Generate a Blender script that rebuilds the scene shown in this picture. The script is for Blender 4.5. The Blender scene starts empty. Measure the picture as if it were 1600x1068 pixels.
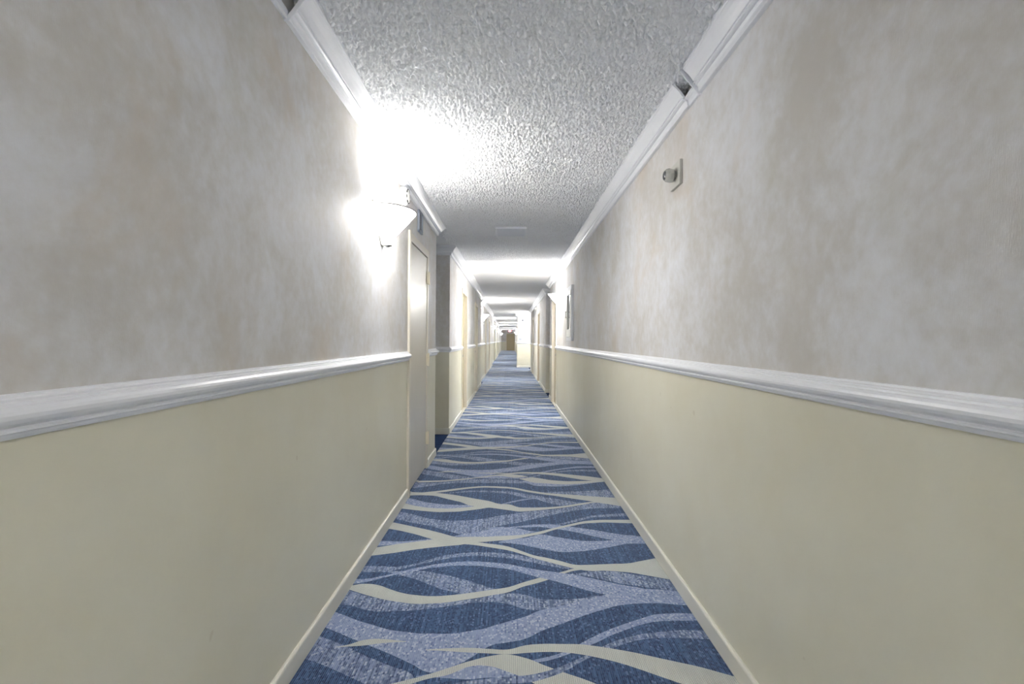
import bpy, bmesh, math, random
import numpy as np
random.seed(7)
PI = math.pi
scene = bpy.context.scene
C = scene.collection

# ------------------------------------------------------------------ camera, world, exposure
F = 770.0                       # focal length in pixels of the 1600x1068 frame
EYE = 1.24
cam = bpy.data.objects.new('camera', bpy.data.cameras.new('camera'))
C.objects.link(cam)
cam.data.sensor_width = 36.0
cam.data.lens = F / 1600.0 * 36.0
cam.data.shift_x = 3.0 / 1600.0
cam.data.shift_y = -2.5 / 1600.0
cam.data.clip_start = 0.02
cam.location = (0, 0, EYE)
cam.rotation_euler = (PI / 2, math.radians(-0.4), 0)
scene.camera = cam

world = bpy.data.worlds.new('world'); scene.world = world
world.use_nodes = True
world.node_tree.nodes['Background'].inputs[0].default_value = (0.8, 0.85, 1, 1)
world.node_tree.nodes['Background'].inputs[1].default_value = 0.0

vs = scene.view_settings
vs.view_transform = 'Standard'; vs.look = 'None'; vs.gamma = 1.0; vs.use_curve_mapping = False
vs.exposure = 3.05
scene.cycles.diffuse_bounces = 12
LAMP = 4.5                     # watts of each sconce bulb
GLOW = 22.0                      # glow of the frosted shade

# ------------------------------------------------------------------ dimensions
XL, XR, H = -0.80, 0.854, 2.465
RAIL_TOP = EYE - 0.091
SPLIT = RAIL_TOP - 0.035

# ------------------------------------------------------------------ materials
def srgb(r, g, b):
    f = lambda c: (c / 255 / 12.92) if c / 255 <= 0.04045 else ((c / 255 + 0.055) / 1.055) ** 2.4
    return (f(r), f(g), f(b), 1.0)

class NT:
    """tiny helper to write node graphs"""
    def __init__(self, name):
        self.mat = bpy.data.materials.new(name); self.mat.use_nodes = True
        self.t = self.mat.node_tree
        self.bsdf = self.t.nodes['Principled BSDF']
    def new(self, kind, **kw):
        n = self.t.nodes.new(kind)
        for k, v in kw.items(): setattr(n, k, v)
        return n
    def put(self, sock, v):
        if hasattr(v, 'is_output'): self.t.links.new(v, sock)
        elif v is not None: sock.default_value = v
    def math(self, op, a, b=None, c=None, clamp=False):
        n = self.new('ShaderNodeMath', operation=op, use_clamp=clamp)
        self.put(n.inputs[0], a); self.put(n.inputs[1], b); self.put(n.inputs[2], c)
        return n.outputs[0]
    def mix(self, fac, a, b):
        n = self.new('ShaderNodeMix', data_type='RGBA')
        self.put(n.inputs[0], fac); self.put(n.inputs[6], a); self.put(n.inputs[7], b)
        return n.outputs[2]
    def noise(self, vec, scale, detail=2.0, rough=0.5, dist=0.0):
        n = self.new('ShaderNodeTexNoise')
        self.put(n.inputs['Vector'], vec); self.put(n.inputs['Scale'], scale)
        self.put(n.inputs['Detail'], detail); self.put(n.inputs['Roughness'], rough)
        self.put(n.inputs['Distortion'], dist)
        return n.outputs[0]
    def ramp(self, v, lo, hi):
        n = self.new('ShaderNodeMapRange', interpolation_type='SMOOTHSTEP')
        self.put(n.inputs[0], v); self.put(n.inputs[1], lo); self.put(n.inputs[2], hi)
        return n.outputs[0]
    def pos(self, scale=(1, 1, 1), off=(0, 0, 0)):
        g = self.new('ShaderNodeNewGeometry')
        m = self.new('ShaderNodeMapping')
        self.put(m.inputs[0], g.outputs['Position']); m.inputs['Scale'].default_value = scale
        m.inputs['Location'].default_value = off
        return m.outputs[0]
    def bump(self, h, strength, dist=0.01, normal=None):
        n = self.new('ShaderNodeBump'); n.inputs['Strength'].default_value = strength
        n.inputs['Distance'].default_value = dist
        self.put(n.inputs['Height'], h)
        if normal is not None: self.put(n.inputs['Normal'], normal)
        return n.outputs[0]
    def out(self, color=None, rough=None, normal=None, spec=None, metal=None):
        b = self.bsdf
        self.put(b.inputs['Base Color'], color); self.put(b.inputs['Roughness'], rough)
        if normal is not None: self.put(b.inputs['Normal'], normal)
        if spec is not None: self.put(b.inputs['Specular IOR Level'], spec)
        if metal is not None: self.put(b.inputs['Metallic'], metal)
        return self.mat

def plain(name, col, rough=0.5, metal=0.0, spec=0.5, grain=0.0, gscale=60):
    m = NT(name)
    n = None
    c = col
    if grain:
        v = m.noise(m.pos(), gscale, 3)
        n = m.bump(v, grain, 0.004)
        c = m.mix(m.ramp(m.noise(m.pos(), 2.3, 4), 0.3, 0.7), tuple(x * 0.95 for x in col[:3]) + (1,), col)
    return m.out(c, rough, n, spec, metal)

MAT = {}
MAT['white_trim'] = plain('white_trim', srgb(232, 234, 239), 0.36, grain=0.05, gscale=25)
MAT['base'] = plain('baseboard_paint', srgb(224, 222, 211), 0.4, grain=0.06, gscale=30)
MAT['frame'] = plain('frame_paint', srgb(218, 211, 196), 0.4, grain=0.05)
MAT['door_grey'] = plain('door_paint', srgb(206, 200, 188), 0.33, grain=0.05, gscale=18)
MAT['door_tan'] = plain('door_tan', srgb(186, 172, 138), 0.4, grain=0.05, gscale=18)
MAT['hinge'] = plain('hinge_paint', srgb(226, 216, 192), 0.35)
MAT['plastic'] = plain('white_plastic', srgb(226, 226, 222), 0.4)
MAT['nickel'] = plain('nickel', srgb(168, 166, 160), 0.3, 0.85)
MAT['grey_plate'] = plain('grey_plate', srgb(150, 158, 170), 0.4)
MAT['sensor_plate'] = plain('sensor_plate', srgb(192, 191, 184), 0.45)
MAT['sensor_body'] = plain('sensor_body', srgb(186, 187, 180), 0.22)
MAT['glass_dark'] = plain('cabinet_glass', srgb(84, 86, 88), 0.08)
MAT['black'] = plain('black_plastic', srgb(25, 25, 27), 0.5)

def wall_upper():
    m = NT('mottled_wallpaper')
    p = m.pos((1, 0.8, 0.9))
    big = m.noise(p, 1.5, 5, 0.62, 0.4)
    mid = m.noise(m.pos((1, 0.8, 0.9), (7, 3, 1)), 4.2, 7, 0.68, 0.35)
    fine = m.noise(m.pos((1, 1, 0.9), (2, 9, 4)), 26, 4, 0.6)
    warm = m.noise(m.pos((1, 1, 0.8), (11, 4, 2)), 2.1, 4, 0.6, 0.5)
    c0 = srgb(194, 190, 184); c1 = srgb(219, 220, 224); c2 = srgb(199, 186, 170); c3 = srgb(189, 187, 173)
    v = m.math('ADD', m.math('MULTIPLY', big, 0.5), m.math('ADD', m.math('MULTIPLY', mid, 0.42), m.math('MULTIPLY', fine, 0.20)))
    cloud = m.ramp(v, 0.42, 0.72)
    c = m.mix(cloud, c0, c1)
    c = m.mix(m.math('MULTIPLY', m.ramp(warm, 0.52, 0.76), 0.6), c, c2)
    olive = m.noise(m.pos((1, 1, 0.8), (1, 14, 6)), 2.6, 4, 0.6, 0.4)
    c = m.mix(m.math('MULTIPLY', m.ramp(olive, 0.55, 0.78), 0.5), c, c3)
    speck = m.noise(m.pos((1, 1, 0.35), (3, 3, 3)), 13, 1.5)
    c = m.mix(m.math('MULTIPLY', m.ramp(speck, 0.80, 0.83), 0.35), c, srgb(110, 105, 98))
    r = m.math('ADD', 0.58, m.math('MULTIPLY', m.ramp(mid, 0.3, 0.7), 0.14))
    weave = m.noise(m.pos((1, 60, 8)), 10, 2)
    n = m.bump(m.math('ADD', m.math('MULTIPLY', weave, 0.5), fine), 0.10, 0.006)
    return m.out(c, r, n, 0.35)
MAT['wall_upper'] = wall_upper()

def wall_lower():
    m = NT('cream_paint')
    v = m.noise(m.pos(), 1.2, 5, 0.6)
    c = m.mix(m.ramp(v, 0.3, 0.7), srgb(214, 209, 188), srgb(220, 217, 200))
    sp = m.noise(m.pos((1, 1, 1), (5, 2, 8)), 17, 0.5)
    c = m.mix(m.math('MULTIPLY', m.ramp(sp, 0.83, 0.85), 0.25), c, srgb(176, 160, 130))
    n = m.bump(m.noise(m.pos(), 9, 5, 0.6), 0.05, 0.01)
    return m.out(c, 0.42, n, 0.4)
MAT['wall_lower'] = wall_lower()

def ceiling_mat(name, strength):
    m = NT(name)
    v = m.noise(m.pos(), 105, 2.5, 0.6)
    w = m.ramp(v, 0.42, 0.62)
    n = m.bump(w, strength, 0.004)
    return m.out(srgb(246, 247, 249), 0.95, n, 0.1)
MAT['ceiling'] = ceiling_mat('popcorn_ceiling', 0.7)
MAT['popcorn'] = ceiling_mat('popcorn_grain', 0.25)

# --- carpet: woven ribbons, each traced as far and near edge in photo pixels on the floor plane
def floor_xy(px, py):
    dx, dy = px - 797.0, py - 531.5
    k = math.radians(0.4)
    dx, dy = dx - k * dy, dy + k * dx * (1)          # undo the small camera roll
    Y = F * EYE / dy
    return dx * Y / F, Y
def crop(x0, y0, s, wrap=0.0):
    return lambda u, v: (x0 + u / s, y0 + v / s, wrap)
P = 2.63                         # pattern repeat along the corridor
A = crop(450, 940, 4.21); B = crop(800, 940, 4.21); Cc = crop(500, 850, 5.16); D = crop(790, 850, 5.16)
E_ = crop(560, 780, 6.4); Fz = crop(790, 780, 6.4); G = crop(620, 720, 8.42); Hh = crop(790, 720, 8.42)
GP = crop(620, 720, 8.42, -P); HP = crop(790, 720, 8.42, -P)
def pl(*items):
    out = []; fn = None
    for it in items:
        if callable(it): fn = it
        else:
            x, y, w = fn(*it); X, Y = floor_xy(x, y); out.append((X, Y + w))
    return out
RIB = [
 # colour, far edge, near edge
 ('M', pl(A,(230,240),(390,295),(500,350),(700,430),(900,495)), pl(A,(150,395),(250,425),(400,490),(500,535),(640,600))),
 ('M', pl(GP,(300,305),(550,300),(800,270),(1000,245),(1200,240),(1600,250)), pl(GP,(280,370),(450,345),(650,310),(900,295),(1200,290),(1600,290))),
 ('M', pl(Cc,(280,395),(400,430),(600,470),(800,490),(1000,480),(1200,455)), pl(Cc,(190,500),A,(400,25),(500,60),(650,75),(900,60),(1100,30),(1250,5))),
 ('M', pl(Cc,(1270,445),(1450,400),(1600,375),D,(60,395),(250,432),(430,440),(620,430),(830,395)), pl(Cc,(1280,455),A,(1400,3),(1480,15),(1600,45),B,(120,48),(230,52),(400,20))),
 ('M', pl(Cc,(400,190),(550,190),(650,195),(800,165),(1000,100),(1200,70),(1400,65),(1600,80),D,(200,100),(400,140),(580,180)), pl(Cc,(370,240),(550,235),(700,205),(900,155),(1100,110),(1300,95),(1600,115),D,(250,145),(500,190),(580,186))),
 ('M', pl(Cc,(700,225),(850,220),(1100,265),(1300,320),(1440,360)), pl(Cc,(650,255),(800,290),(950,350),(1150,405),(1440,370))),
 ('M', pl(D,(560,232),(750,203),(900,205),(1100,235),(1330,265)), pl(D,(580,236),(680,245),(850,280),(1000,310),(1130,325),(1290,345),(1400,350))),
 ('L', pl(Fz,(200,385),(400,345),(550,370),(750,400),(950,405),(1100,390),(1250,365),(1370,350)), pl(Fz,(0,430),(200,450),(400,490),(560,515),(700,515),(850,500),(1000,475),(1240,425),(1420,420))),
 ('M', pl(E_,(430,135),(550,155),(700,195),(850,215),(1050,220),(1250,200),(1450,160),(1600,140),Fz,(150,135),(300,110),(500,95),(700,60),(850,30),(950,10),(1140,10)),
       pl(E_,(390,205),(560,245),(750,275),(950,330),(1100,360),(1350,300),(1440,260),(1600,235),Fz,(200,215),(400,170),(560,130),(750,95),(900,75),(1170,70))),
 ('M', pl(Fz,(540,243),(700,195),(900,145),(1200,122)), pl(Fz,(550,250),(720,215),(900,165),(1200,150))),
 ('M', pl(G,(720,430),(900,400),(1100,390),(1600,400),Hh,(200,420),(450,452),(650,480),(900,520),(1150,545)), pl(G,(730,434),(1000,412),(1300,415),(1600,440),Hh,(200,465),(320,485),(450,500),(650,560),(800,575),(1000,562),(1150,550))),
 ('M', pl(Hh,(500,400),(800,390),(1000,385),(1380,355)), pl(Hh,(520,410),(700,422),(900,432),(1200,452),(1430,462))),
 ('L', pl(E_,(540,0),(700,40),(900,60),(1150,62)), pl(E_,(500,50),(600,80),(750,95),(900,100),(1150,80))),
 ('L', pl(E_,(1100,350),(1350,300),(1450,265),(1600,285),Fz,(100,285),(250,300),(300,318)), pl(E_,(1080,378),(1300,378),(1540,366),Fz,(0,370),(200,352),(310,322))),
 ('L', pl(Fz,(90,275),(250,250),(480,240),(560,250),(700,265),(900,290),(1150,330),(1370,350)), pl(Fz,(100,282),(200,275),(400,270),(550,290),(700,310),(900,355),(1100,390),(1400,415))),
 ('L', pl(E_,(260,430),(450,435),(720,408),(850,395)), pl(E_,(230,480),(450,462),(700,432),(850,400))),
 ('L', pl(A,(350,85),(500,140),(700,195),(900,215),(1100,215),(1300,180),(1500,120),(1600,90),B,(200,55),(350,20),D,(830,395),(1050,345),(1250,345),(1400,355)),
       pl(A,(290,190),(480,268),(700,352),(960,470),(1100,440),(1250,360),(1350,292),(1600,237),B,(200,195),(400,120),(560,60),(750,5),D,(1050,465),(1250,455),(1470,470))),
 ('L', pl(A,(1000,480),(1150,430),(1320,410),(1450,440),(1600,480)), pl(A,(1050,500),(1150,520),(1300,500),(1500,498),(1600,492))),
 ('L', pl(HP,(250,250),(400,275),(600,285),(800,295),(1000,280),(1250,255)), pl(HP,(230,262),(400,318),(600,326),(800,320),(1000,297),(1250,262))),
 ('L', pl(B,(160,385),(350,332),(480,265),(620,190),(800,120),(960,70),(1100,55),(1200,60)), pl(B,(200,400),(380,345),(560,270),(700,200),(860,140),(1000,110),(1220,105))),
 ('C', pl(A,(390,305),(500,265),(620,250),(740,265)), pl(A,(392,310),(520,300),(620,285),(740,272))),
 ('C', pl(GP,(310,275),(600,268),(850,245),A,(880,505),(1000,468),(1200,398),(1400,345),B,(50,345),(180,385),(310,440),(480,490),HP,(600,240),(800,255),(1000,250),(1250,238)),
       pl(GP,(310,298),(600,285),(850,260),A,(960,510),(1100,480),(1230,425),(1320,415),(1450,450),(1580,492),HP,(250,245),(400,278),(600,288),(800,298),(1000,283),(1250,260))),
 ('M', pl(A,(1150,530),(1500,492),B,(0,490),(200,470),(350,420),(500,350),(640,275),(720,240),(860,200),(1100,170),(1240,170)), pl(A,(1160,545),(1500,540),B,(0,536),(200,520),(400,440),(530,360),(750,270),(860,235),(1000,220),(1300,225))),
 ('C', pl(A,(1000,315),(1200,303),(1400,312),B,(0,312),(100,285),(200,272),(460,270),(640,288),(860,325),(1000,355),(1250,405),(1500,470)), pl(A,(1000,325),(1200,335),(1530,345),B,(50,345),(150,328),(330,322),(500,340),(700,378),(900,440),(1170,530),(1300,560),(1560,600))),
 ('C', pl(Cc,(300,345),(450,325),(560,365),(720,410),(900,428),(1100,415),(1300,385),(1600,335),D,(150,310),(300,265),(480,215),(620,178)), pl(Cc,(290,390),(400,425),(600,470),(800,490),(1000,482),(1270,440),(1600,375),D,(150,345),(350,290),(480,235),(620,195))),
 ('L', pl(Cc,(350,295),(450,290),(600,250),(800,200),(1000,160),(1200,140),(1400,145),(1600,165),D,(200,190),(400,215),(600,240),(800,280),(1000,320),(1150,340)), pl(Cc,(310,332),(450,310),(600,262),(750,235),(900,200),(1100,178),(1300,175),(1600,205),D,(150,225),(300,265),(450,295),(600,340),(830,395),(1000,410),(1150,370))),
 ('C', pl(E_,(380,245),(600,288),(800,330),(970,375),(1200,430),(1450,455),(1600,485),D,(200,75),(400,112),(600,160),(750,152),(1000,140),(1120,118),(1220,97)), pl(E_,(340,310),(400,318),(580,355),(740,400),(900,440),(1150,455),(1350,480),(1600,520),D,(200,95),(400,145),(560,185),(700,205),(850,200),(1050,215),(1330,262))),
 ('C', pl(E_,(220,495),(450,455),(700,420),(900,390),(1100,378),(1300,375),(1540,360),Fz,(200,350),(350,320),(480,285),(620,250),(780,210),(950,190),(1250,185)), pl(Cc,(450,105),(600,85),(800,50),(1000,25),(1150,10),E_,(1150,438),(1300,425),(1600,395),Fz,(200,375),(380,340),(500,300),(660,260),(800,230),(1000,215),(1270,220))),
 ('C', pl(E_,(490,50),(600,80),(750,95),(900,100),(1100,85),(1250,62)), pl(E_,(460,105),(600,120),(800,135),(1000,130),(1200,105),(1350,80))),
 ('C', pl(G,(230,425),(580,432),(800,455),(1000,490),(1250,530),(1450,552),Fz,(0,55),(150,75),(300,78),(500,68),(680,45),Hh,(850,570),(1000,540),(1200,515),(1270,512)), pl(G,(210,470),(350,462),(520,468),(700,510),(900,555),E_,(1100,62),(1350,85),(1600,115),Fz,(180,120),(400,98),(600,75),(800,40),(950,12),Hh,(1270,532))),
 ('C', pl(G,(430,420),(600,400),(800,370),(1000,345),(1200,330),(1400,335),(1600,345),Hh,(200,360),(400,390),(560,412),(700,420),(900,430),(1200,450),(1430,460)), pl(G,(430,440),(600,425),(800,395),(1000,365),(1200,350),(1600,365),Hh,(200,385),(400,415),(560,435),(700,450),(900,480),(1170,515),(1480,530))),
 ('L', pl(Hh,(0,553),(200,508),(400,480)), pl(Hh,(0,570),(200,525),(400,488))),
]
def carpet():
    m = NT('wave_carpet')
    g = m.new('ShaderNodeNewGeometry'); s = m.new('ShaderNodeSeparateXYZ')
    m.put(s.inputs[0], g.outputs['Position'])
    X, Y = s.outputs[0], s.outputs[1]
    X0, X1 = -0.95, 0.95
    xn = m.math('DIVIDE', m.math('SUBTRACT', X, X0), X1 - X0)
    # stitch cells: cords run along the corridor
    u = m.math('DIVIDE', X, 0.0075)
    fu = m.math('FLOOR', u)
    v = m.math('ADD', m.math('DIVIDE', Y, 0.011), m.math('MULTIPLY', fu, 0.5))
    fv = m.math('FLOOR', v)
    comb = m.new('ShaderNodeCombineXYZ'); m.put(comb.inputs[0], fu); m.put(comb.inputs[1], fv)
    wn = m.new('ShaderNodeTexWhiteNoise', noise_dimensions='2D'); m.put(wn.inputs['Vector'], comb.outputs[0])
    r = wn.outputs[0]
    wc = m.new('ShaderNodeTexWhiteNoise', noise_dimensions='1D'); m.put(wc.inputs['W'], fu)
    col = wc.outputs[0]
    gu = m.math('ABSOLUTE', m.math('SUBTRACT', m.math('FRACT', u), 0.5))     # 0 on the cord, .5 in the groove
    gv = m.math('ABSOLUTE', m.math('SUBTRACT', m.math('FRACT', v), 0.5))
    groove = m.ramp(gu, 0.24, 0.5)
    knot = m.math('MULTIPLY', groove, m.ramp(gv, 0.20, 0.42))
    base = srgb(55, 82, 120); deep = srgb(22, 35, 78); light = srgb(152, 166, 198); cream = srgb(206, 209, 203)
    cb = m.mix(m.math('MULTIPLY', m.ramp(r, 0.40, 0.10), 0.6), m.mix(m.math('MULTIPLY', m.ramp(r, 0.90, 0.97), 0.6), m.mix(m.ramp(col, 0.2, 0.9), base, srgb(74, 104, 146)), srgb(120, 142, 186)), deep)
    cl = m.mix(m.math('MULTIPLY', m.ramp(r, 0.30, 0.16), 0.35), m.mix(m.ramp(r, 0.70, 0.95), m.mix(m.ramp(col, 0.1, 0.9), light, srgb(146, 160, 196)), srgb(188, 198, 216)), srgb(110, 128, 176))
    cl = m.mix(m.math('MULTIPLY', m.ramp(r, 0.12, 0.03), 0.6), cl, srgb(92, 112, 160))
    comb2 = m.new('ShaderNodeCombineXYZ'); m.put(comb2.inputs[0], fu); m.put(comb2.inputs[1], m.math('FLOOR', m.math('MULTIPLY', v, 0.36)))
    wn2 = m.new('ShaderNodeTexWhiteNoise', noise_dimensions='2D'); m.put(wn2.inputs['Vector'], comb2.outputs[0])
    rs = m.math('ADD', m.math('MULTIPLY', r, 0.35), m.math('MULTIPLY', wn2.outputs[0], 0.65))
    sel = m.math('ADD', m.math('MULTIPLY', rs, 0.6), m.math('MULTIPLY', col, 0.4))
    cm = m.mix(m.ramp(sel, 0.30, 0.62), m.mix(0.30, cb, cl), m.mix(0.9, cb, cl))
    cc = m.mix(m.math('MULTIPLY', knot, 0.9), cream, srgb(84, 92, 110))
    colour = cb
    xs = np.linspace(X0, X1, 27)
    for kind, far, near in RIB:
        far = sorted(far); near = sorted(near)
        fx = np.array([p[0] for p in far]); fy = np.array([p[1] for p in far])
        nx = np.array([p[0] for p in near]); ny = np.array([p[1] for p in near])
        yf = np.interp(xs, fx, fy); yn = np.interp(xs, nx, ny)
        def extrap(x, y, out):
            for i, xx in enumerate(xs):
                if xx < x[0] and x[0] < -0.55: out[i] = y[0] + np.clip((y[1] - y[0]) / (x[1] - x[0] + 1e-6), -.5, .5) * (xx - x[0])
                if xx > x[-1] and x[-1] > 0.6: out[i] = y[-1] + np.clip((y[-1] - y[-2]) / (x[-1] - x[-2] + 1e-6), -.5, .5) * (xx - x[-1])
        extrap(fx, fy, yf); extrap(nx, ny, yn)
        th = np.maximum(yf - yn, 0.0)
        lo = -9 if min(fx[0], nx[0]) < -0.55 else min(fx[0], nx[0])
        hi = 9 if max(fx[-1], nx[-1]) > 0.6 else max(fx[-1], nx[-1])
        th[(xs < lo - 0.03) | (xs > hi + 0.03)] = 0.0
        def fc(vals):
            n = m.new('ShaderNodeFloatCurve'); cu = n.mapping.curves[0]
            n.mapping.use_clip = False
            t = (xs - X0) / (X1 - X0)
            cu.points[0].location = (t[0], vals[0]); cu.points[1].location = (t[-1], vals[-1])
            for a, b in zip(t[1:-1], vals[1:-1]): cu.points.new(a, b)
            n.mapping.update(); m.put(n.inputs['Value'], xn)
            return n.outputs[0]
        near_v = m.math('MULTIPLY', fc(yn / 6.0), 6.0)
        th_v = fc(th)
        d = m.math('FLOORED_MODULO', m.math('SUBTRACT', Y, near_v), P)
        mask = m.math('MULTIPLY', m.math('LESS_THAN', d, th_v), m.math('GREATER_THAN', th_v, 0.004))
        colour = m.mix(mask, colour, {'M': cm, 'L': cl, 'C': cc}[kind])
    h = m.math('ADD', m.math('SUBTRACT', 1.0, groove), m.math('MULTIPLY', r, 0.4))
    n = m.bump(h, 0.8, 0.004)
    m.put(m.bsdf.inputs['Sheen Weight'], 0.25); m.put(m.bsdf.inputs['Sheen Roughness'], 0.45)
    m.put(m.bsdf.inputs['Sheen Tint'], (0.85, 0.9, 1.0, 1))
    return m.out(colour, 0.95, n, 0.1)
MAT['carpet'] = carpet()

def navy():
    m = NT('navy_carpet')
    v = m.noise(m.pos((1, 5, 1)), 8, 4)
    return m.out(m.mix(m.ramp(v, 0.35, 0.7), srgb(20, 38, 74), srgb(34, 62, 104)), 0.95, m.bump(m.noise(m.pos(), 300, 2), 0.4, 0.004), 0.1)
MAT['navy'] = navy()

def shade_mat(name, GLOW):
    m = NT(name)
    e = m.bsdf
    m.put(e.inputs['Emission Color'], (1.0, 0.985, 0.96, 1)); m.put(e.inputs['Emission Strength'], GLOW)
    return m.out(srgb(240, 240, 236), 0.35)
WEAK = 0.36                     # the first sconce burns weaker than the others
MAT['shade'] = shade_mat('frosted_glass', GLOW)
MAT['shade_weak'] = shade_mat('frosted_glass', GLOW * WEAK)
MAT['shade_in_weak'] = shade_mat('frosted_glass_inside', GLOW * 0.35 * WEAK)
MAT['shade_in'] = shade_mat('frosted_glass_inside', GLOW * 0.35)
def emit(name, col, s):
    m = NT(name); m.put(m.bsdf.inputs['Emission Color'], col); m.put(m.bsdf.inputs['Emission Strength'], s)
    return m.out(col, 0.5)
MAT['bulb'] = emit('bulb', (1, 0.97, 0.92, 1), 20)
MAT['exit_red'] = emit('exit_red', (1.0, 0.10, 0.12, 1), 3.0)

# ------------------------------------------------------------------ mesh helpers
def link(name, me, mats, parent=None, smooth=False):
    for mt in (mats if isinstance(mats, (list, tuple)) else [mats]): me.materials.append(MAT[mt])
    if smooth:
        me.polygons.foreach_set('use_smooth', [True] * len(me.polygons))
    o = bpy.data.objects.new(name, me); C.objects.link(o)
    if parent is not None: o.parent = parent
    return o
def pydata(name, v, f, mats, parent=None, smooth=False, fix=True):
    me = bpy.data.meshes.new(name); me.from_pydata(v, [], f); me.update()
    if fix:
        bm = bmesh.new(); bm.from_mesh(me); bmesh.ops.recalc_face_normals(bm, faces=bm.faces); bm.to_mesh(me); bm.free()
    return link(name, me, mats, parent, smooth)
def empty(name, loc=(0, 0, 0), rz=0.0):
    o = bpy.data.objects.new(name, None); C.objects.link(o); o.location = loc; o.rotation_euler = (0, 0, rz)
    o.empty_display_size = 0.1
    return o
def tag(o, label=None, cat=None, group=None, kind=None):
    if label: o['label'] = label
    if cat: o['category'] = cat
    if group: o['group'] = group
    if kind: o['kind'] = kind
    return o
def add_box(bm, lo, hi, bevel=0.0):
    r = bmesh.ops.create_cube(bm, size=1.0)
    for v in r['verts']:
        v.co = [(lo[i] + hi[i]) / 2 + v.co[i] * (hi[i] - lo[i]) for i in range(3)]
    if bevel:
        es = list({e for v in r['verts'] for e in v.link_edges})
        bmesh.ops.bevel(bm, geom=es, offset=bevel, segments=2, affect='EDGES', profile=0.6)
def boxes(name, items, mat, parent=None, bevel=0.003):
    bm = bmesh.new()
    for lo, hi in items: add_box(bm, lo, hi, bevel)
    me = bpy.data.meshes.new(name); bm.to_mesh(me); bm.free()
    return link(name, me, mat, parent)
def lathe(name, prof, mat, parent=None, n=32, axis='x', loc=(0, 0, 0), a0=0.0, a1=2 * PI, smooth=True):
    """prof: (radius, distance along the axis)"""
    closed = abs(a1 - a0 - 2 * PI) < 1e-6
    m = n if closed else n + 1
    v = []; f = []
    for k in range(m):
        a = a0 + (a1 - a0) * k / n
        for r, h in prof:
            c, s = r * math.cos(a), r * math.sin(a)
            v.append({'x': (h, c, s), 'z': (c, s, h), 'y': (c, h, s)}[axis])
    q = len(prof)
    for k in range(m if closed else m - 1):
        k2 = (k + 1) % m
        for i in range(q - 1): f.append((k * q + i, k2 * q + i, k2 * q + i + 1, k * q + i + 1))
    o = pydata(name, v, f, mat, parent, smooth); o.location = loc
    return o

def normals(poly):
    d = []
    for a, b in zip(poly[:-1], poly[1:]):
        l = math.hypot(b[0] - a[0], b[1] - a[1]); d.append(((b[0] - a[0]) / l, (b[1] - a[1]) / l))
    n = [(y, -x) for x, y in d]
    out = []
    for i in range(len(poly)):
        if i == 0: out.append(n[0])
        elif i == len(poly) - 1: out.append(n[-1])
        else:
            a, b = n[i - 1], n[i]; k = 1 + a[0] * b[0] + a[1] * b[1]
            out.append(((a[0] + b[0]) / k, (a[1] + b[1]) / k))
    return out
def sweep(name, poly, prof, mat, ztop, parent=None, smooth_prof=False):
    """prof: closed loop of (offset from wall, z below ztop)"""
    nn = normals(poly); v = []; f = []; q = len(prof)
    for (x, y), (a, b) in zip(poly, nn):
        for o, z in prof: v.append((x + a * o, y + b * o, ztop + z))
    for k in range(len(poly) - 1):
        for i in range(q):
            j = (i + 1) % q
            f.append((k * q + i, k * q + j, (k + 1) * q + j, (k + 1) * q + i))
    f.append(tuple(range(q))); f.append(tuple((len(poly) - 1) * q + i for i in range(q)))
    return pydata(name, v, f, mat, parent)
def arc(poly):
    s = [0.0]
    for a, b in zip(poly[:-1], poly[1:]): s.append(s[-1] + math.hypot(b[0] - a[0], b[1] - a[1]))
    return s
def at(poly, s):
    S = arc(poly)
    for i in range(len(poly) - 1):
        if s <= S[i + 1] + 1e-9:
            t = (s - S[i]) / (S[i + 1] - S[i]); a, b = poly[i], poly[i + 1]
            return (a[0] + (b[0] - a[0]) * t, a[1] + (b[1] - a[1]) * t)
    return poly[-1]
def sub(poly, s0, s1):
    S = arc(poly)
    return [at(poly, s0)] + [p for p, s in zip(poly, S) if s0 + 1e-6 < s < s1 - 1e-6] + [at(poly, s1)]
def s_of(poly, Y, xside=None):
    """arc length where a run along the corridor passes Y"""
    S = arc(poly)
    for i in range(len(poly) - 1):
        a, b = poly[i], poly[i + 1]
        if abs(a[0] - b[0]) < 1e-6 and min(a[1], b[1]) - 1e-6 <= Y <= max(a[1], b[1]) + 1e-6:
            if xside is None or abs(a[0] - xside) < 0.02: return S[i] + abs(Y - a[1])
    raise ValueError(Y)

# ------------------------------------------------------------------ the shell
LEFT = [(XL, -12), (XL, 5.29), (-2.1, 5.29), (-2.1, 6.5), (XL, 6.5), (XL, 13.6), (-1.7, 13.6), (-1.7, 14.7), (-.87, 14.7),
        (-.87, 24), (-.95, 24), (-.95, 40), (-1.05, 40), (-1.05, 60)]
RIGHT = [(.62, 60), (.62, 24.2), (.33, 24.2), (.33, 22.8), (1.35, 22.8), (1.35, 20.5), (XR, 20.5), (XR, 11.75), (1.9, 11.75),
         (1.9, 10.6), (XR, 10.6), (XR, -12)]
END = [(-1.05, 60), (.62, 60)]
BACK = [(XR, -12), (XL, -12)]
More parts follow.
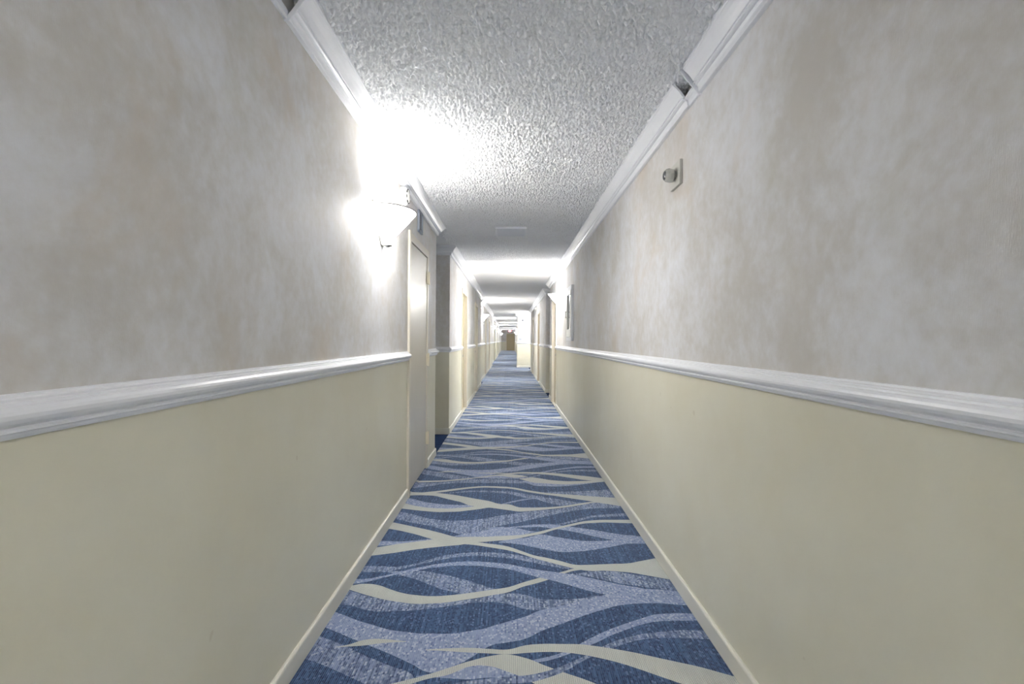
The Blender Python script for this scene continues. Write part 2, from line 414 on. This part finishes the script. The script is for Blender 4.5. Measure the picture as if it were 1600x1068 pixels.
# doors: outer edges of the frame along Y, and the look of the slab
DOORS_L = [(3.84, 4.79, 'door_grey'), (8.15, 9.1, 'door_tan'), (11.1, 12.05, 'door_tan'), (17.0, 17.95, 'door_tan'), (20.2, 21.15, 'door_tan'),
           (29.0, 29.95, 'door_tan'), (34.0, 34.95, 'door_tan'), (46.0, 46.95, 'door_tan')]
DOORS_R = [(9.05, 10.0, 'door_tan'), (14.2, 15.15, 'door_tan'), (17.7, 18.65, 'door_grey'), (31.0, 31.95, 'door_tan')]
DOOR_TOP = 2.085
def wall(name, poly, openings):
    """openings: (s0, s1) along the polyline, cut out up to the frame top"""
    S = arc(poly); v = []; f = []; mi = []
    nn = normals(poly)
    def quad(a, b, z0, z1, mt):
        k = len(v); v.extend([(a[0], a[1], z0), (b[0], b[1], z0), (b[0], b[1], z1), (a[0], a[1], z1)])
        f.append((k, k + 1, k + 2, k + 3)); mi.append(mt)
    cuts = sorted({0.0, S[-1]} | set(S) | {s for o in openings for s in o})
    for a, b in zip(cuts[:-1], cuts[1:]):
        if b - a < 1e-6: continue
        mid = (a + b) / 2; pa, pb = at(poly, a), at(poly, b)
        if any(o[0] < mid < o[1] for o in openings): quad(pa, pb, DOOR_TOP, H, 0)
        else:
            quad(pa, pb, -0.02, SPLIT, 1); quad(pa, pb, SPLIT, H + 0.03, 0)
    me = bpy.data.meshes.new(name); me.from_pydata(v, [], f); me.update()
    bm = bmesh.new(); bm.from_mesh(me); bmesh.ops.remove_doubles(bm, verts=bm.verts, dist=1e-5)
    bm.to_mesh(me); bm.free()
    me.polygons.foreach_set('material_index', mi)
    o = link(name, me, ['wall_upper', 'wall_lower'])
    md = o.modifiers.new('thickness', 'SOLIDIFY'); md.thickness = 0.10; md.offset = -1.0 
    return tag(o, kind='structure')
INSET = 0.045
opL = [(s_of(LEFT, a + INSET), s_of(LEFT, b - INSET)) for a, b, _ in DOORS_L]
opR = [tuple(sorted((s_of(RIGHT, a + INSET, XR if b < 21 else .62), s_of(RIGHT, b - INSET, XR if b < 21 else .62)))) for a, b, _ in DOORS_R]
END_DOOR = (1.05 - 0.47, 1.05 + 0.58)
opE = [(END_DOOR[0] + INSET, END_DOOR[1] - INSET)]
wl = wall('wall_left', LEFT, opL); tag(wl, 'left corridor wall of mottled grey wallpaper above cream paint')
wr = wall('wall_right', RIGHT, opR); tag(wr, 'right corridor wall of mottled grey wallpaper above cream paint')
we = wall('wall_end', END, opE); tag(we, 'far wall closing the end of the corridor')
wb = wall('wall_back', BACK, []); tag(wb, 'wall closing the corridor behind the viewer')

def flat(name, rects, z0, z1, mat):
    return boxes(name, [((x0, y0, z0), (x1, y1, z1)) for x0, y0, x1, y1 in rects], mat, None, 0)
fl = flat('floor', [(XL, -12, XR, 14.7), (-.87, 14.7, XR, 20.5), (-.95, 20.5, XR, 24.2), (-1.05, 24.2, .62, 60)], -0.03, 0.0, 'carpet')
tag(fl, 'patterned corridor carpet of blue and cream waves', kind='structure')
fn = flat('floor.001', [(-2.1, 5.29, XL, 6.5), (-1.7, 13.6, XL, 14.7), (XR, 10.6, 1.9, 11.75), (XR, 20.5, 1.35, 22.8)], -0.03, -0.002, 'navy')
tag(fn, 'plain navy carpet inside the side recesses', kind='structure')
ce = flat('ceiling', [(-2.3, -12.1, 2.0, 60.1)], H + 0.012, H + 0.1, 'ceiling')
tag(ce, 'white popcorn ceiling', kind='structure')

def popcorn():
    x0, x1, y0, y1, step = XL - 0.0, XR + 0.0, 1.2, 7.6, 0.005
    nx, ny = int((x1 - x0) / step) + 1, int((y1 - y0) / step) + 1
    rng = np.random.default_rng(3)
    w = rng.standard_normal((ny, nx))
    fx = np.fft.fftfreq(nx, step)[None, :]; fy = np.fft.fftfreq(ny, step)[:, None]
    fr = np.hypot(fx, fy)
    band = np.exp(-((fr - 40.0) / 34.0) ** 2)
    h = np.fft.ifft2(np.fft.fft2(w) * band).real; h /= h.std()
    h = np.clip(h * 0.75 + 0.45, 0, 1.9)
    ys = np.linspace(y0, y1, ny)
    fade = np.clip((y1 - ys) / 1.5, 0.0, 1.0)[:, None]
    z = H + 0.0105 - 0.0108 * h * (0.35 + 0.65 * fade)
    X, Yg = np.meshgrid(np.linspace(x0, x1, nx), ys)
    co = np.stack([X, Yg, z], -1).reshape(-1, 3).astype(np.float32)
    i = np.arange(ny * nx).reshape(ny, nx)
    q = np.stack([i[:-1, :-1], i[1:, :-1], i[1:, 1:], i[:-1, 1:]], -1).reshape(-1, 4)
    me = bpy.data.meshes.new('ceiling')
    me.vertices.add(len(co)); me.vertices.foreach_set('co', co.ravel())
    me.loops.add(q.size); me.loops.foreach_set('vertex_index', q.ravel().astype(np.int32))
    me.polygons.add(len(q)); me.polygons.foreach_set('loop_start', np.arange(0, q.size, 4, dtype=np.int32))
    me.polygons.foreach_set('loop_total', np.full(len(q), 4, dtype=np.int32))
    me.update(calc_edges=True)
    o = link('popcorn_texture', me, 'popcorn', ce, True)
    return tag(o, kind='stuff')
popcorn()

# ------------------------------------------------------------------ trim
CROWN = [(.092, .014), (.092, -.010), (.087, -.013), (.086, -.016), (.074, -.026), (.060, -.041), (.050, -.055), (.046, -.061),
         (.040, -.062), (.039, -.067), (.044, -.069), (.043, -.074), (.036, -.077), (.027, -.078), (.026, -.082), (.022, -.090), (.020, -.104), (.017, -.107), (0, -.107),
         (0, -.099), (.010, -.096), (.014, -.084), (.028, -.069), (.038, -.053), (.053, -.033), (.076, -.008), (.080, .014)]
RAILP = [(0, 0), (.007, -.001), (.008, -.006), (.013, -.008), (.013, -.012), (.018, -.0135), (.019, -.018), (.026, -.020), (.032, -.025), (.0345, -.031),
         (.034, -.038), (.030, -.045), (.023, -.050), (.018, -.052), (.018, -.054), (.021, -.056), (.021, -.060), (.015, -.062), (.013, -.067), (.009, -.072), (0, -.072)]
BASEP = [(0, 0), (.006, 0), (.011, -.004), (.013, -.010), (.013, -.09), (0, -.09)]
tn = [0]
def trim(poly, prof, mat, z, label):
    tn[0] += 1
    return tag(sweep('trim_%d' % tn[0], poly, prof, mat, z), label, kind='structure')
def spans(poly, holes):
    S = arc(poly)[-1]; out = []; s = 0.0
    for a, b in sorted(holes):
        if a - s > 0.02: out.append((s, a))
        s = b
    if S - s > 0.02: out.append((s, S))
    return out
outL = [(s_of(LEFT, a), s_of(LEFT, b)) for a, b, _ in DOORS_L]
outR = [tuple(sorted((s_of(RIGHT, a, XR if b < 21 else .62), s_of(RIGHT, b, XR if b < 21 else .62)))) for a, b, _ in DOORS_R]
for poly, holes, side in ((LEFT, outL, 'left'), (RIGHT, outR, 'right'), (END, [END_DOOR], 'end')):
    for a, b in spans(poly, holes):
        p = sub(poly, a, b)
        trim(p, RAILP, 'white_trim', RAIL_TOP, 'white moulded chair rail on the %s wall' % side)
        tag(sweep('baseboard_' + side, p, BASEP, 'base', 0.08), 'cream baseboard along the %s wall' % side, kind='structure')
GAPL = (1.50, 1.73); GAPR = (2.20, 2.34)
crown_gaps = {'left': [(s_of(LEFT, GAPL[0]), s_of(LEFT, GAPL[1]))], 'right': [(s_of(RIGHT, GAPR[1]), s_of(RIGHT, GAPR[0]))], 'end': []}
for poly, side in ((LEFT, 'left'), (RIGHT, 'right'), (END, 'end')):
    for a, b in spans(poly, crown_gaps[side]):
        trim(sub(poly, a, b), CROWN, 'white_trim', H, 'hollow white crown moulding on the %s side' % side)
# the mounting track left showing where the crown has no joint cover
TRACK = [(0, -.072), (.014, -.074), (.014, -.100), (.009, -.106), (0, -.106)]
trim([(XL, GAPL[0] - .02), (XL, GAPL[1] + .02)], TRACK, 'white_trim', H, 'bare mounting track in the left crown gap')
trim([(XR, GAPR[1] + .02), (XR, GAPR[0] - .02)], [(0, -.040), (.014, -.042), (.030, -.060), (.032, -.074), (.016, -.080), (.014, -.100), (.009, -.106), (0, -.106)],
     'white_trim', H, 'bare mounting track in the right crown gap')
PLATE = [(.096, .0), (.096, -.010), (.012, -.112), (0, -.112), (0, 0)]
trim([(XR, GAPR[0] + .026), (XR, GAPR[0] + .019)], PLATE, 'white_trim', H, 'thin end plate closing the right crown piece')
trim([(XL, GAPL[1] - .006), (XL, GAPL[1])], [(.094, 0), (.094, -.012), (.018, -.112), (0, -.112), (0, -.1), (.010, -.098), (.080, -.004), (.080, 0)], 'white_trim', H,
     'raised end lip of the left crown piece')

# ------------------------------------------------------------------ doors
dn = [0]
def make_door(x, y0, y1, side, slab, detail=False, hinge_far=True):
    """side +1: the door is in the left wall and looks to +x"""
    dn[0] += 1
    root = empty('door_%d' % dn[0], (x, (y0 + y1) / 2, 0), 0 if side > 0 else PI)
    tag(root, kind='structure')
    w = (y1 - y0) / 2
    fw = 0.055; out = 0.018 if detail else 0.012; back = -0.10
    for s in (-1, 1):
        a, b = sorted((s * w, s * (w - fw)))
        hid = detail and s > 0
        boxes('jamb', [((back, a, 0), (0.005 if hid else out, b, DOOR_TOP + 0.012))], 'frame', root, 0.003)
    boxes('head', [((back, -w + fw - .001, DOOR_TOP - 0.055), (0.006 if detail else out - .001, w - fw + .001, DOOR_TOP + 0.012))], 'frame', root, 0.003)
    rec = -0.003 if detail else -0.045
    lo, hi = -(w - fw) + 0.004, (w - fw) - 0.004
    boxes('slab', [((rec - 0.04, lo, 0.022 if detail else 0.006), (rec, hi, DOOR_TOP - 0.062))], slab, root, 0.002)
    boxes('threshold', [((-0.10, -(w - fw), -0.01), (0.004, (w - fw), 0.006))], 'carpet' if detail else 'base', root, 0)
    hy = hi if hinge_far else lo
    if detail:
        for z in (0.30, 1.05, 1.83):
            h = boxes('hinge', [((rec, hy - 0.014, z - 0.055), (0.014, hy + 0.020, z + 0.055))], 'hinge', root, 0.004)
            boxes('pin', [((0.010, hy - 0.004, z - 0.062), (0.026, hy + 0.012, z + 0.062))], 'hinge', h, 0.003)
        boxes('lock_slot', [((rec - 0.002, lo + 0.03, 1.49), (rec + 0.003, lo + 0.05, 1.55))], 'black', root, 0.001)
    else:
        kn = lathe('knob', [(0.0, 0.06), (0.018, 0.06), (0.027, 0.05), (0.027, 0.038), (0.012, 0.028), (0.012, 0.006), (0.03, 0.004), (0.03, 0.0)], 'nickel', root, 16, 'x', (rec, lo + 0.07 if hinge_far else hi - 0.07, 0.98))
    return root
labels_l = ['grey beige flush door with cream frame and three painted hinges', 'tan flush door just past the first recess on the left wall',
            'second tan flush door, before the second recess on the left wall', 'tan door just past the second recess', 'tan door further along the left wall',
            'tan door far down the left wall, beyond the pier', 'tan door midway along the far left wall', 'tan door near the end of the left wall']
for i, (a, b, s) in enumerate(DOORS_L):
    x = at(LEFT, s_of(LEFT, a))[0]
    tag(make_door(x, a, b, 1, s, i == 0), labels_l[i])
labels_r = ['tan door beside the right wall sconce', 'tan door past the right recess', 'pale door before the right niche', 'tan door far down the right wall']
for i, (a, b, s) in enumerate(DOORS_R):
    tag(make_door(XR if b < 21 else .62, a, b, -1, s, False, False), labels_r[i])
ed = make_door(0, -0.525, 0.525, 1, 'door_tan'); ed.location = (-1.05 + sum(END_DOOR) / 2, 60, 0); ed.rotation_euler = (0, 0, -PI / 2)
tag(ed, 'tan door closing the far end of the corridor under the exit sign')

# ------------------------------------------------------------------ wall sconces
RX, RY, SH = 0.20, 0.215, 0.195
def half_cone(scale=1.0, n=36, m=10):
    """rings of a half cone standing against the wall; x away from it"""
    rings = []
    for j in range(m + 1):
        t = j / m
        r = 0.13 + 0.87 * (t ** 0.92)
        z = SH * t
        rings.append([((RX * r - (1 - scale) * RX) * math.cos(a), (RY * r - (1 - scale) * RY) * math.sin(a), z) for a in [-PI / 2 + PI * k / n for k in range(n + 1)]])
    return rings
def make_sconce(x, y, side, label, end='', dim=''):
    root = empty('wall_sconce' + end, (x, y, EYE + 0.79 - SH), 0 if side > 0 else PI)
    tag(root, label, 'sconce', 'cone wall sconces along the corridor')
    # shade: outer and inner skin, open at top and foot
    ro, ri = half_cone(1.0), half_cone(0.975)
    v = []; f = []; q = len(ro[0])
    for R in (ro, ri):
        for ring in R:
            for a, b, c in ring: v.append((a + 0.008, b, c))
    m = len(ro); off = m * q
    for j in range(m - 1):
        for k in range(q - 1):
            f.append((j * q + k, j * q + k + 1, (j + 1) * q + k + 1, (j + 1) * q + k))
            f.append((off + j * q + k, off + (j + 1) * q + k, off + (j + 1) * q + k + 1, off + j * q + k + 1))
    for j in (0, m - 1):
        for k in range(q - 1): f.append((j * q + k, j * q + k + 1, off + j * q + k + 1, off + j * q + k))
    sh = pydata('shade' + end, v, f, ['shade' + dim, 'shade_in' + dim], root, True)
    nf = (m - 1) * (q - 1) * 2
    sh.data.polygons.foreach_set('material_index', [(i % 2) if i < nf else 0 for i in range(len(f))])
    # metal rim along the top edge
    rim = ro[-1]; v = []; f = []
    for i, (a, b, c) in enumerate(rim):
        ang = -PI / 2 + PI * i / (q - 1); cx, cy = math.cos(ang), math.sin(ang)
        for dr, dz in ((0.002, -0.004), (0.003, 0.004), (-0.007, 0.004), (-0.007, -0.002)):
            v.append((a + 0.008 + cx * dr, b + cy * dr, c + dz))
    for k in range(q - 1):
        for i in range(4):
            j = (i + 1) % 4; f.append((k * 4 + i, k * 4 + j, (k + 1) * 4 + j, (k + 1) * 4 + i))
    pydata('rim', v, f, 'nickel', root)
    # back plate with the outline of the cone
    w0, w1 = RY * 0.15 + 0.004, RY + 0.012
    out = [(-w0, -0.012), (w0, -0.012), (w1, SH + 0.014), (-w1, SH + 0.014)]
    v = [(xx, a, b) for xx in (0.0, 0.009) for a, b in out]
    f = [(0, 1, 2, 3), (4, 5, 6, 7)] + [(i, (i + 1) % 4, 4 + (i + 1) % 4, 4 + i) for i in range(4)]
    pydata('back_plate', v, f, 'nickel', root)
    lathe('finial', [(0, -0.022), (0.010, -0.020), (0.014, -0.014), (0.026, -0.012), (0.028, -0.007), (0.024, -0.003), (0, -0.003)], 'nickel', root, 20, 'z', (0.036, 0, -0.004))
    lathe('bulb' + end, [(0, -0.035), (0.012, -0.032), (0.024, -0.012), (0.026, 0.0), (0.018, 0.018), (0.010, 0.03), (0, 0.032)][::-1], 'bulb', root, 16, 'z', (0.075, 0, 0.095))
    L = bpy.data.lights.new('bulb_light' + end, 'POINT'); L.energy = LAMP * (WEAK if dim else 1.0); L.color = (1.0, 0.985, 0.965); L.shadow_soft_size = 0.03
    lo = bpy.data.objects.new('bulb_light' + end, L); C.objects.link(lo); lo.parent = root; lo.location = (0.085, 0, 0.155)
    return root
make_sconce(XL, 3.06, 1, 'lit half-cone wall sconce beside the smoke detector and grey beige door', '', '_weak')
make_sconce(XR, 8.4, -1, 'lit half-cone wall sconce beyond the extinguisher cabinet on the right wall')
make_sconce(-.87, 15.2, 1, 'lit half-cone wall sconce just past the second left recess')
make_sconce(1.35, 21.5, -1, 'lit wall sconce inside the right niche before the projecting pier')
make_sconce(-.95, 27.5, 1, 'lit wall sconce on the left wall, first beyond the projecting pier')
make_sconce(.62, 34.0, -1, 'lit wall sconce on the right wall, first beyond the projecting pier')
make_sconce(-.95, 39.7, 1, 'lit wall sconce on the left wall, second beyond the projecting pier')
make_sconce(.62, 48.0, -1, 'lit wall sconce on the right wall, second beyond the projecting pier')
make_sconce(-1.05, 55.5, 1, 'lit wall sconce on the left wall beside the far end door')
# outside the picture the row of sconces goes on at the same spacing, alternating sides
make_sconce(XR, -2.3, -1, 'lit half-cone wall sconce on the right wall behind the viewer', '_right_offscreen')
make_sconce(XL, -7.7, 1, 'lit half-cone wall sconce on the left wall behind the viewer', '_left_offscreen')

# ------------------------------------------------------------------ fittings
def detector(x, y, z, side, label):
    root = empty('smoke_detector', (x, y, z), 0 if side > 0 else PI)
    tag(root, label, 'detector')
    lathe('base', [(0, 0), (0.072, 0), (0.072, 0.020), (0.069, 0.024), (0, 0.024)], 'plastic', root, 40)
    b = lathe('cover', [(0, 0.024), (0.066, 0.024), (0.066, 0.030), (0.060, 0.040), (0.050, 0.046), (0.046, 0.052), (0.030, 0.055), (0, 0.056)], 'plastic', root, 40)
    for k in range(8):
        a = k * PI / 4 + 0.2
        s = boxes('slot', [((0.0455, -0.012, -0.003), (0.0525, 0.012, 0.003))], 'black', b, 0)
        s.location = (0, 0.049 * math.cos(a), 0.049 * math.sin(a)); s.rotation_euler = (a + PI / 2, 0, 0)
    return root
detector(XL, 3.60, 2.285, 1, 'round white smoke detector on the wall above the sconce, under the crown moulding')
detector(XR, 16.3, 2.285, -1, 'small round smoke detector under the crown moulding between the far right doors')

# blue-grey slotted plate above the first door
root = empty('wall_grille', (XL, 4.30, 2.17)); tag(root, 'small blue-grey slotted plate on the wall above the grey beige door', 'grille')
boxes('plate', [((0, -0.085, 0), (0.012, 0.085, 0.185))], 'grey_plate', root, 0.003)
boxes('border', [((0.010, -0.085, 0), (0.020, -0.068, 0.185)), ((0.010, 0.068, 0), (0.020, 0.085, 0.185)), ((0.010, -0.085, 0), (0.020, 0.085, 0.016)), ((0.010, -0.085, 0.169), (0.020, 0.085, 0.185))], 'grey_plate', root, 0.002)
for k in range(8):
    boxes('slot', [((0.011, -0.03, 0.030 + k * 0.017), (0.0135, 0.03, 0.037 + k * 0.017))], 'black', root, 0)

# motion sensor on the right wall
root = empty('motion_sensor', (XR, 2.527, 2.09), PI); tag(root, 'small motion sensor with round grey lens on a square plate high on the right wall', 'sensor')
boxes('plate', [((0, -0.072, -0.062), (0.015, 0.072, 0.062))], 'sensor_plate', root, 0.003)
lathe('neck', [(0, 0.008), (0.016, 0.008), (0.014, 0.03), (0, 0.03)], 'sensor_plate', root, 12)
h = lathe('head', [(0, 0.016), (0.022, 0.018), (0.034, 0.028), (0.037, 0.044), (0.034, 0.058), (0.025, 0.068), (0, 0.071)], 'sensor_body', root, 8, smooth=False)
lathe('lens', [(0.0245, 0.0675), (0.018, 0.073), (0, 0.0755)], 'glass_dark', h, 12)

# recessed extinguisher cabinet on the right wall
root = empty('extinguisher_cabinet', (XR, 6.915, 1.24), PI); tag(root, 'white framed wall cabinet with dark glass door and lever handle on the right wall', 'cabinet')
W, HT = 0.275, 0.76
boxes('box', [((0, -W + .01, .01), (0.016, W - .01, HT - .01))], 'plastic', root, 0.002)
boxes('frame', [((0, -W, 0), (0.034, -W + .05, HT)), ((0, W - .05, 0), (0.034, W, HT)), ((0, -W + .05, HT - .06), (0.034, W - .05, HT)), ((0, -W + .05, 0), (0.034, W - .05, .05))], 'white_trim', root, 0.004)
d = boxes('door', [((0.014, -W + .055, .055), (0.040, -W + .095, HT - .065)), ((0.014, W - .095, .055), (0.040, W - .055, HT - .065)), ((0.014, -W + .095, HT - .11), (0.040, W - .095, HT - .065)), ((0.014, -W + .095, .055), (0.040, W - .095, .16))], 'plastic', root, 0.003)
boxes('pane', [((0.018, -W + .09, .15), (0.026, W - .09, HT - .105))], 'glass_dark', d, 0)
boxes('handle', [((0.038, -W + .066, .33), (0.058, -W + .078, .345)), ((0.038, -W + .066, .405), (0.058, -W + .078, .42)), ((0.054, -W + .064, .325), (0.064, -W + .080, .425))], 'nickel', d, 0.002)

# ceiling panel
root = empty('ceiling_vent', (0, 5.49, H - 0.010)); tag(root, 'square white vent panel set in the popcorn ceiling', 'vent')
boxes('frame', [((-.170, -.2, -.016), (-.150, .2, .020)), ((.150, -.2, -.016), (.170, .2, .004)), ((-.150, -.2, -.016), (.150, -.180, .004)), ((-.150, .180, -.016), (.150, .2, .004))], 'white_trim', root, 0.002)
for k in range(9):
    y = -.172 + k * .043
    s = boxes('slat', [((-.150, -.019, -.0025), (.150, .019, .0005))], 'white_trim', root, 0)
    s.location = (0, y, -.010); s.rotation_euler = (math.radians(-14), 0, 0)

# exit sign, far end
root = empty('exit_sign', (-0.02, 57.0, H)); tag(root, 'small lit red exit sign hanging from the ceiling before the end door', 'sign')
boxes('body', [((-.16, -.03, -.25), (.16, .03, -.04))], 'plastic', root, 0.006)
boxes('bracket', [((-.05, -.02, -.045), (.05, .02, 0.006))], 'plastic', root, 0.002)
cu = bpy.data.curves.new('letters', 'FONT'); cu.body = 'EXIT'; cu.size = 0.17; cu.align_x = 'CENTER'; cu.extrude = 0.003
to = bpy.data.objects.new('letters', cu); C.objects.link(to)
dg = bpy.context.evaluated_depsgraph_get(); dg.update()
me = bpy.data.meshes.new_from_object(to.evaluated_get(dg)); bpy.data.objects.remove(to)
me.materials.clear()
lt = link('lettering', me, 'exit_red', root); lt.location = (0, -.032, -.205); lt.rotation_euler = (PI / 2, 0, 0)

# sensor and plaque on the pier
root = empty('wall_thermostat', (.577, 22.8, 2.17), -PI / 2); tag(root, 'tiny grey sensor high on the face of the projecting pier', 'sensor')
boxes('case', [((0, -.04, -.04), (.03, .04, .04))], 'grey_plate', root, 0.006)
lathe('dial', [(0, .028), (.022, .028), (.02, .036), (0, .037)], 'black', root, 16)
root = empty('wall_plaque', (.47, 22.8, 1.30), -PI / 2); tag(root, 'small grey plaque above the chair rail on the projecting pier', 'plaque')
boxes('backing', [((0, -.07, -.05), (.008, .07, .05))], 'plastic', root, 0.002)
boxes('face', [((.007, -.062, -.042), (.010, .062, .042))], 'grey_plate', root, 0)
